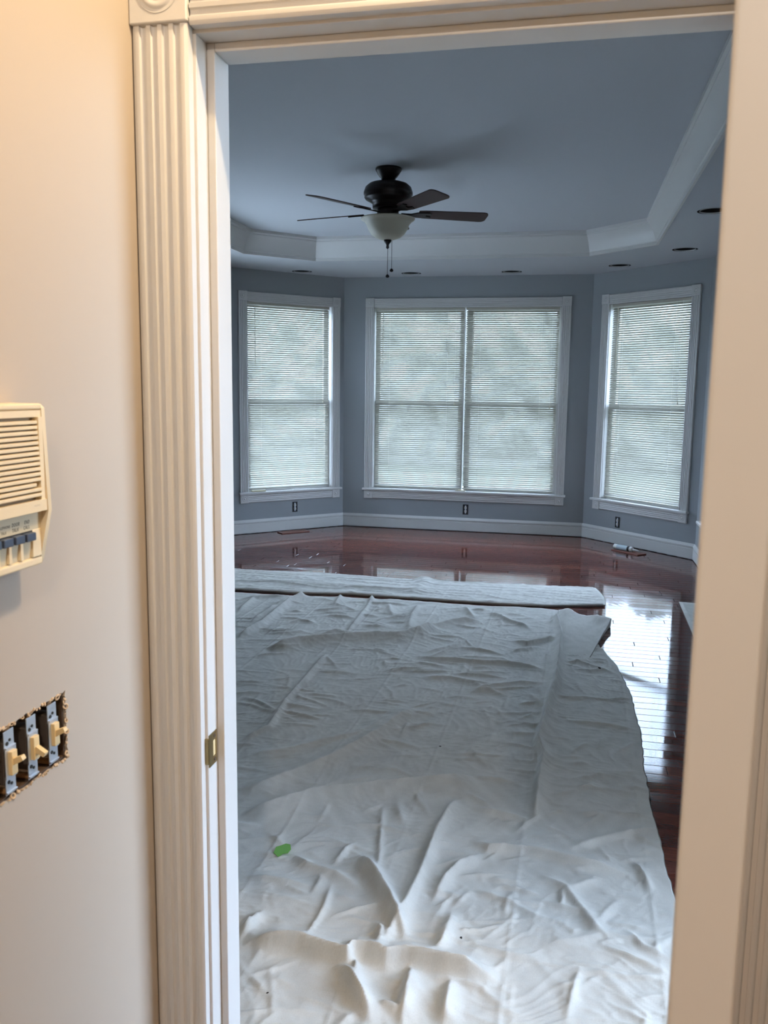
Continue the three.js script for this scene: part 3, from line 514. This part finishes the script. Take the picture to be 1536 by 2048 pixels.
{
  const redge = [[1185, 1246], [1196, 1290], [1232, 1330], [1262, 1390], [1283, 1470], [1288, 1530], [1300, 1600], [1322, 1690], [1336, 1750], [1351, 1805]].map(([a, b]) => { const q = px(a, b); return [q.z, q.x]; });
  redge.push([-1.43, 0.345]);
  const fedge = [[300, 1178], [475, 1186], [590, 1193], [690, 1196], [830, 1203], [1000, 1215], [1110, 1219], [1150, 1224], [1185, 1246]].map(([a, b]) => { const q = px(a, b); return [q.x, q.z]; });
  const x0 = -3.05, zn = -1.43, NV = 680, row = (v) => 1 - Math.pow(1 - v, 1.55);
  const g = clothGeo(540, NV, (u, v) => {
    const zf = interp(fedge, x0 + (0.33 - x0) * u), z = zf + (zn - zf) * row(v) + 0.006 * noise(u * 20, 3), xr = interp(redge, z) + 0.004 * noise(z * 9, 8), x = x0 + (xr - x0) * u;
    const e = Math.min(1, (xr - x) / 0.06, (z - zf) / 0.05), y = 0.0045 + (foldHeight(x, z) + crinkle(x, z)) * (0.35 + 0.65 * sm(0, 1, e));
    return [x, y, z];
  });
  const dc = tag(mesh('drop_cloth', g, clothMat), 'large wrinkled canvas drop cloth with a bit of green tape on it', 'drop cloth');
  // far corner turned back over itself
  const c00 = px(1117, 1216, 0.03), c10 = px(1223, 1245, 0.03), c01 = px(1098, 1330, 0.02), c11 = px(1172, 1325, 0.012), c1m = px(1197, 1284, 0.03);
  const fg = clothGeo(60, 60, (u, v) => {
    const rx = v < 0.5 ? [c10.x + (c1m.x - c10.x) * v * 2, c10.z + (c1m.z - c10.z) * v * 2] : [c1m.x + (c11.x - c1m.x) * (v - .5) * 2, c1m.z + (c11.z - c1m.z) * (v - .5) * 2], lx = [c00.x + (c01.x - c00.x) * v, c00.z + (c01.z - c00.z) * v];
    const x = lx[0] + (rx[0] - lx[0]) * u, z = lx[1] + (rx[1] - lx[1]) * u;
    const y = 0.020 + crinkle(x + 2, z) * 1.2 + 0.030 * Math.exp(-Math.pow(v / 0.10, 2)) * (0.5 + 0.5 * Math.sin(u * 9 + 0.6)) + 0.018 * Math.exp(-Math.pow((1 - u) / 0.10, 2)) * (1 - v) ;
    return [x, 0.006 + y * (1 - sm(0.25, 0.95, v)) * (0.25 + 0.75 * sm(0, 0.25, u)), z];
  });
  mesh('folded_corner', fg, clothMat, dc);
}
{ // folded runner behind it
  const fl = px(300, 1124), fr = px(1190, 1173), nr = px(1209, 1213), pts = [[300, 1170], [475, 1181], [590, 1188], [700, 1190], [830, 1199], [1000, 1210], [1090, 1214], [1209, 1213]].map(([a, b]) => { const q = px(a, b, 0.0); return [q.x, q.z]; });
  const fpts = [[300, 1124], [475, 1135], [640, 1142], [850, 1157], [1000, 1164], [1190, 1172]].map(([a, b]) => { const q = px(a, b, 0.02); return [q.x, q.z]; });
  const g = clothGeo(420, 70, (u, v) => {
    const x = fl.x + (fr.x + (nr.x - fr.x) * v + 0.03 * Math.sin(v * 3) - fl.x) * u, zf = interp(fpts, x), zn = interp(pts, x) + 0.012, z = zf + (zn - zf) * v;
    const e = sm(0, 0.04, v), n = sm(0, 0.03, 1 - v), s = sm(0, 0.006, 1 - u);
    let y = 0.006 + 0.005 * e * n * s + 0.008 * sm(0.80, 0.98, v);
    y += e * n * s * (Math.pow(ridge(x * 0.5 + 3, z * 2.2, 2.6), 6) * 0.007 + Math.pow(ridge(x * 0.9 - 2, z * 2.5, 6), 6) * 0.003 + crinkle(x, z) * 0.8 + 0.03 * Math.exp(-Math.pow((x - px(855, 1158).x) / 0.07, 2)) * (1 - v) + 0.020 * sm(-2.9, -1.8, x) * (1 - sm(-1.3, -0.8, x)) * Math.exp(-Math.pow((v - 0.55 + 0.10 * Math.sin(x * 1.3)) / 0.1, 2)));
    return [x, y, z];
  });
  tag(mesh('drop_cloth', g, clothMat), 'narrow folded canvas runner lying between the large drop cloth and bare floor', 'drop cloth');
}
{ // piece of drop cloth by the side wall
  const a = px(1357, 1205), b = px(1388, 1286);
  const g = clothGeo(50, 90, (u, v) => { const xl = a.x + (b.x - a.x) * v, x = xl + (1.13 - xl) * u, z = a.z + (b.z + 0.5 - a.z) * v + 0.02 * u, n = Math.min(1, u * 14, v * 20); return [x, 0.006 + n * (0.008 + crinkle(x + 4, z) * 1.3 + 0.02 * Math.exp(-Math.pow((v - 0.42) / 0.03, 2)) * sm(0.0, 0.2, u)), z]; });
  tag(mesh('drop_cloth', g, clothMat), 'small pale canvas piece on the wood floor beside the door edge', 'drop cloth');
}
// ---- bit of green tape on the cloth
{
  const c = px(565, 1699, 0.02), q = [];
  for (const [a, b] of [[547, 1703], [552, 1692], [563, 1689], [572, 1686], [581, 1688], [582, 1697], [576, 1704], [566, 1705], [556, 1711]]) { const p = px(a, b, 0.02); q.push([p.x - c.x, -(p.z - c.z)]); }
  const y = Math.max(...q.map(([a, b]) => 0.006 + foldHeight(c.x + a, c.z - b) + crinkle(c.x + a, c.z - b)));
  const m = mesh('tape_scrap', extr(shapeOf(q), 0.0015).rotateX(-Math.PI / 2), std([0.16, 0.42, 0.07], { roughness: 0.6 })); m.position.set(c.x, y, c.z); m.rotation.set(0.03, 0, 0.02);
  tag(m, 'torn scrap of green masking tape on the large drop cloth', 'tape');
}
// ---- dark chips of debris on the cloth
for (const [a, b, r0] of [[880, 1492, 0.005], [922, 1877, 0.0045], [1199, 1340, 0.009], [535, 1987, 0.003]]) {
  const c = px(a, b, 0.008), m = mesh('debris_chip', new THREE.IcosahedronGeometry(r0, 1).scale(1.3, 0.4, 0.8), std([0.03, 0.028, 0.026], { roughness: 0.8 }));
  m.position.set(c.x, 0.0055 + foldHeight(c.x, c.z) + crinkle(c.x, c.z), c.z); m.rotation.y = a; tag(m, 'tiny dark chip of debris on the large drop cloth', 'debris', { group: 'debris chips on the drop cloth' });
}
// ---- odds and ends on the window sills
{
  const s = (name, label, wallDef, geo, mat, cat) => { const m = mesh(name, geo, mat); atWall(m, ...wallDef); return tag(m, label, cat); };
  s('wood_block', 'small yellowish wood strip on the sill above the bare floor vent', wallL, rbox2(0.30, 0.46, WY0 + 0.0003, WY0 + 0.016, 0.006, 0.034, 0.002), std([0.52, 0.47, 0.30]), 'wood strip');
  s('plastic_clip', 'small white plastic clip on the sill above the bare floor vent', wallL, [rbox2(0.78, 0.86, WY0 + 0.0003, WY0 + 0.009, 0.012, 0.034, 0.003), rbox2(0.88, 0.97, WY0 + 0.0003, WY0 + 0.007, 0.014, 0.03, 0.002), box2(0.85, 0.89, WY0 + 0.0003, WY0 + 0.004, 0.018, 0.026)], M.white, 'clip');
  s('blind_bracket', 'small beige bracket on the sill between the two blinds', wallC, [rbox2(1.28, 1.39, WY0 + 0.0003, WY0 + 0.010, 0.008, 0.030, 0.002), rbox2(1.31, 1.345, WY0 + 0.0003, WY0 + 0.02, 0.012, 0.026, 0.002)], M.beige2, 'bracket');
  const loop = new THREE.CatmullRomCurve3([V(0.30, 0, 0.012), V(0.36, 0.002, 0.034), V(0.43, 0, 0.03), V(0.40, 0.001, 0.014), V(0.34, 0.003, 0.016), V(0.38, 0.002, 0.038), V(0.47, 0, 0.02)]);
  s('coiled_string', 'loose coil of string on the sill above the caulk tube', wallR, new THREE.TubeGeometry(loop, 60, 0.002, 6).translate(0, WY0 + 0.0023, 0), M.cord, 'string');
}

// ================================================================ THINGS IN THE HALL
// ---- intercom on the hall wall (local x runs toward the doorway)
{
  const g = onHallWall(group('wall_intercom', 'cream plastic wall intercom with slotted speaker grille and dark push buttons', 'intercom'), -0.80 * KS);
  const x0 = -0.05, x1 = 0.179, yt = 1.526;
  const side = [[0.0003, yt], [0.041, yt - 0.001], [0.046, yt - 0.006], [0.0505, 1.390], [0.036, 1.325], [0.033, 1.318], [0.0003, 1.318]].map(([a, b]) => [a, b]);
  for (const x of [x0, x1 - 0.007]) mesh('side_wall', molding(side, Z, Y, X.clone(), V(x, 0, 0), 0.007, 0.4), M.beige, g);
  mesh('top_wall', rbox2(x0 + 0.004, x1 - 0.004, yt - 0.008, yt, 0.0003, 0.0455, 0.003), M.beige, g);
  mesh('bottom_lip', rbox2(x0 + 0.004, x1 - 0.0045, 1.318, 1.329, 0.0003, 0.0375, 0.003), M.beige, g);
  mesh('back_plate', box2(x0 + 0.006, x1 - 0.006, 1.32, yt - 0.004, 0.001, 0.006), M.beige2, g);
  // front with 16 slots: bars one by one
  const tiltZ = (y) => 0.0452 + (yt - 0.006 - y) * 0.033;
  const fr = mesh('front_panel', [box2(x0 + 0.0075, x1 - 0.0078, 1.509, yt - 0.0085, 0.038, tiltZ(1.513)), box2(x0 + 0.0075, x1 - 0.0078, 1.390, 1.4045, 0.038, tiltZ(1.40)), box2(x1 - 0.0158, x1 - 0.0078, 1.4045, 1.509, 0.038, tiltZ(1.455)), box2(x0 + 0.0075, x0 + 0.02, 1.4045, 1.509, 0.038, tiltZ(1.455))], M.beige, g);
  mesh('grille_backing', box2(x0 + 0.008, x1 - 0.008, 1.40, 1.512, 0.034, 0.0385), std([0.30, 0.22, 0.12]), g);
  const p = (1.509 - 1.4045) / 16;
  for (let i = 0; i < 15; i++) { const y = 1.509 - (i + 1) * p; mesh('grille_bar', rbox2(x0 + 0.019, x1 - 0.0157 - (i === 12 ? 0.010 : 0), y - 0.0022, y + 0.0022, 0.038, tiltZ(y), 0.0008, 1), M.beige, g); }
  // control strip with the printed legends
  const cv = document.createElement('canvas'); cv.width = 1024; cv.height = 256; const c = cv.getContext('2d');
  c.fillStyle = '#cfc3a6'; c.fillRect(0, 0, 1024, 256); c.fillStyle = '#3a332a'; c.textAlign = 'center';
  const w = x1 - x0 - 0.014, cxp = (lx) => (lx - x0 - 0.007) / w * 1024;
  const bts = [0.1425, 0.120, 0.0975, 0.075, 0.0525, 0.03, 0.0075, -0.015];
  [['END', 'CALL'], ['DOOR', 'TALK'], ['TELEPHONE', 'TALK']].forEach(([a, b], i) => { c.font = `bold ${i === 2 ? 20 : 26}px sans-serif`; c.fillText(a, cxp(bts[i]), 62); c.fillText(b, cxp(bts[i]), 90); });
  const ct = new THREE.CanvasTexture(cv); ct.colorSpace = THREE.SRGBColorSpace;
  const strip = mesh('control_panel', new THREE.PlaneGeometry(w, 0.0625).rotateX(0.10).translate((x0 + x1) / 2, 1.3595, 0.0370), new THREE.MeshStandardMaterial({ map: ct, roughness: 0.5 }), g);
  strip.userData.label = 'cream control strip printed END CALL, DOOR TALK, TELEPHONE TALK';
  const btn = std([0.10, 0.13, 0.19], { roughness: 0.28, metalness: 0.5 });
  mesh('button_channel', box2(x0 + 0.012, 0.155, 1.3525, 1.3655, 0.030, 0.0380), M.dark, g);
  for (const lx of bts) mesh('button', rbox2(lx - 0.0092, lx + 0.0092, 1.3535, 1.3640, 0.030, 0.0455, 0.0015), btn, g);
  for (let i = 0; i < bts.length - 1; i++) mesh('rib', rbox2(bts[i] - 0.0145, bts[i] - 0.0085, 1.330, 1.3520, 0.030, 0.0385, 0.001, 1), M.beige, g);
  mesh('rib', rbox2(0.1535, 0.1715, 1.330, 1.3660, 0.030, 0.0385, 0.001, 1), M.beige, g);
  const lc = document.createElement('canvas'); lc.width = 256; lc.height = 64; const l2 = lc.getContext('2d'); l2.fillStyle = '#e0d0b0'; l2.fillRect(0, 0, 256, 64); l2.fillStyle = '#b9a88a'; l2.font = 'italic 46px sans-serif'; l2.textAlign = 'center'; l2.fillText('nutone', 128, 46);
  const lt = new THREE.CanvasTexture(lc); lt.colorSpace = THREE.SRGBColorSpace;
  mesh('maker_mark', new THREE.PlaneGeometry(0.021, 0.005).translate(0.150, 1.3985, tiltZ(1.40) + 0.0002), new THREE.MeshStandardMaterial({ map: lt, roughness: 0.45 }), g).userData.label = 'faint maker mark in small slanted letters';
}
// ---- open three-gang switch box
{
  const g = onHallWall(group('switch_box', 'brown three-gang electrical box set in a ragged wall opening', 'switch box'), SWZ);
  const a = 0.0775, b = 0.0485;
  mesh('box_back', box2(-a, a, SWY - b, SWY + b, -0.060, -0.056), M.boxBrown, g);
  for (const s of [-1, 1]) { mesh('box_side', box2(s * a - 0.0015, s * a + 0.0015, SWY - b, SWY + b, -0.058, -0.004), M.boxBrown, g); mesh('box_side', box2(-a, a, SWY + s * b - 0.0015, SWY + s * b + 0.0015, -0.058, -0.004), M.boxBrown, g); }
  for (const x of [-0.047, 0, 0.047]) for (const s of [-1, 1]) mesh('screw_boss', cyl(0.005, 0.005, 0.03, 12).rotateX(Math.PI / 2).translate(x, SWY + s * 0.0435, -0.019), std([0.35, 0.19, 0.08]), g);
  const wires = [[-0.024, 0.5], [0.022, -0.3], [0.03, 0.2]].map(([x, k]) => new THREE.TubeGeometry(new THREE.CatmullRomCurve3([V(x, SWY + 0.03, -0.05), V(x + 0.006 * k, SWY, -0.028), V(x - 0.008 * k, SWY - 0.02, -0.022), V(x, SWY - 0.035, -0.05)]), 24, 0.0016, 6));
  wires.forEach((w) => mesh('wire', w, M.boxBrown, g));
}
const swLabels = ['ivory toggle switch flipped up, nearest the doorway in the open box', 'ivory toggle switch flipped down, the middle one in the open box', 'ivory toggle switch flipped up, farthest from the doorway in the open box'];
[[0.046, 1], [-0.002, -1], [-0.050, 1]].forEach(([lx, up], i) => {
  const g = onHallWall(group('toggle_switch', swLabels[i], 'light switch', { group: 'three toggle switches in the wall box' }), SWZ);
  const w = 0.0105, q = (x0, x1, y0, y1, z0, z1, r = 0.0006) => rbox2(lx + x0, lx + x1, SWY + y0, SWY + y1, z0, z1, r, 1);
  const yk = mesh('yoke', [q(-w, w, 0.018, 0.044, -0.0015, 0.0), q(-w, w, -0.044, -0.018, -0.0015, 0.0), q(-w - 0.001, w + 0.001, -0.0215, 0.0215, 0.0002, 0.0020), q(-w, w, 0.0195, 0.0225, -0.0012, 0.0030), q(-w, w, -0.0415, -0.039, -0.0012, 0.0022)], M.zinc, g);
  for (const s of [-1, 1]) { mesh('dark_hole_disc', cyl(0.0021, 0.0021, 0.001, 10).rotateX(Math.PI / 2).translate(lx + 0.001, SWY + s * 0.030, 0.0004), M.dark, yk); mesh('dark_hole_disc', cyl(0.0026, 0.0026, 0.001, 10).rotateX(Math.PI / 2).translate(lx - 0.0045, SWY + s * 0.0265, 0.0004), M.dark, yk); }  // dark discs, the shade inside the screw holes put into colour
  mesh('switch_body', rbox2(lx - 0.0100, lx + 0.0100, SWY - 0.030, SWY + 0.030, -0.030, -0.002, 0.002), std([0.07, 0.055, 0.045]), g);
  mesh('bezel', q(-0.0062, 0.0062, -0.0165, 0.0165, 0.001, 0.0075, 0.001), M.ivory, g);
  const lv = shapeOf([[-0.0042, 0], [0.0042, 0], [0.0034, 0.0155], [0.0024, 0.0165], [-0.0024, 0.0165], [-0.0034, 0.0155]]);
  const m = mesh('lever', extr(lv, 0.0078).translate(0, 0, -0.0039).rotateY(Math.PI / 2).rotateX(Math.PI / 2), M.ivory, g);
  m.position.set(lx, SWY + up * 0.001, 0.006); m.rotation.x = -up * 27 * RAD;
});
{ // torn paper and plaster round the opening
  const bits = [], n = swHole.length;
  for (let k = 0; k < n; k++) { const [a, b] = swHole[k]; if (rnd() < 0.25) continue; const r = rr(0.0014, 0.0036); const t = rnd() < 0.55 ? new THREE.TorusGeometry(r, r * 0.42, 5, 9) : new THREE.IcosahedronGeometry(r, 0).scale(1, 1, 0.6); t.rotateX(rr(-0.6, 0.6)).rotateY(rr(-0.6, 0.6)).translate(a * 0.985 * KS, SWYW + b * 0.98 * KS, rr(-0.001, 0.0008)); bits.push(t); }
  const w = scene.getObjectByName('wall_hall_left'), m = mesh('torn_edge', bits.map((q) => q.translate(2.4 - SWZ, 0, 0)), std([0.56, 0.42, 0.28], { roughness: 0.9 }), w); m.userData.kind = 'stuff'; m.userData.label = 'torn tan drywall paper round the switch opening';
}
// ---- bare bulb on the hall ceiling, plus the added fill bulb
for (const [L, label] of [[LAMP, 'warm bulb in a white ceiling lampholder above the doorway'], [LAMP2, 'added warm fill bulb in a white ceiling lampholder farther down the hall']]) {
  const g = group('ceiling_lamp', label, 'lamp'); const [x, y, z] = L.pos; g.position.set(x, 0, z);
  mesh('lampholder', lathe([[0, CEIL - 0.0005], [0.06, CEIL - 0.0005], [0.058, CEIL - 0.012], [0.03, CEIL - 0.03], [0.022, CEIL - 0.046], [0, CEIL - 0.046]], 32), M.white, g);
  mesh('bulb', new THREE.SphereGeometry(0.03, 24, 16).translate(0, y, 0), new THREE.MeshStandardMaterial({ color: 0xffffff, emissive: lin(...L.color), emissiveIntensity: 6, roughness: 0.4 }), g);
  const p = new THREE.PointLight(lin(...L.color), L.cd, 0, 2); p.position.set(0, y, 0); p.castShadow = true; p.shadow.radius = 1; g.add(p);
}

renderer.render(scene, camera);
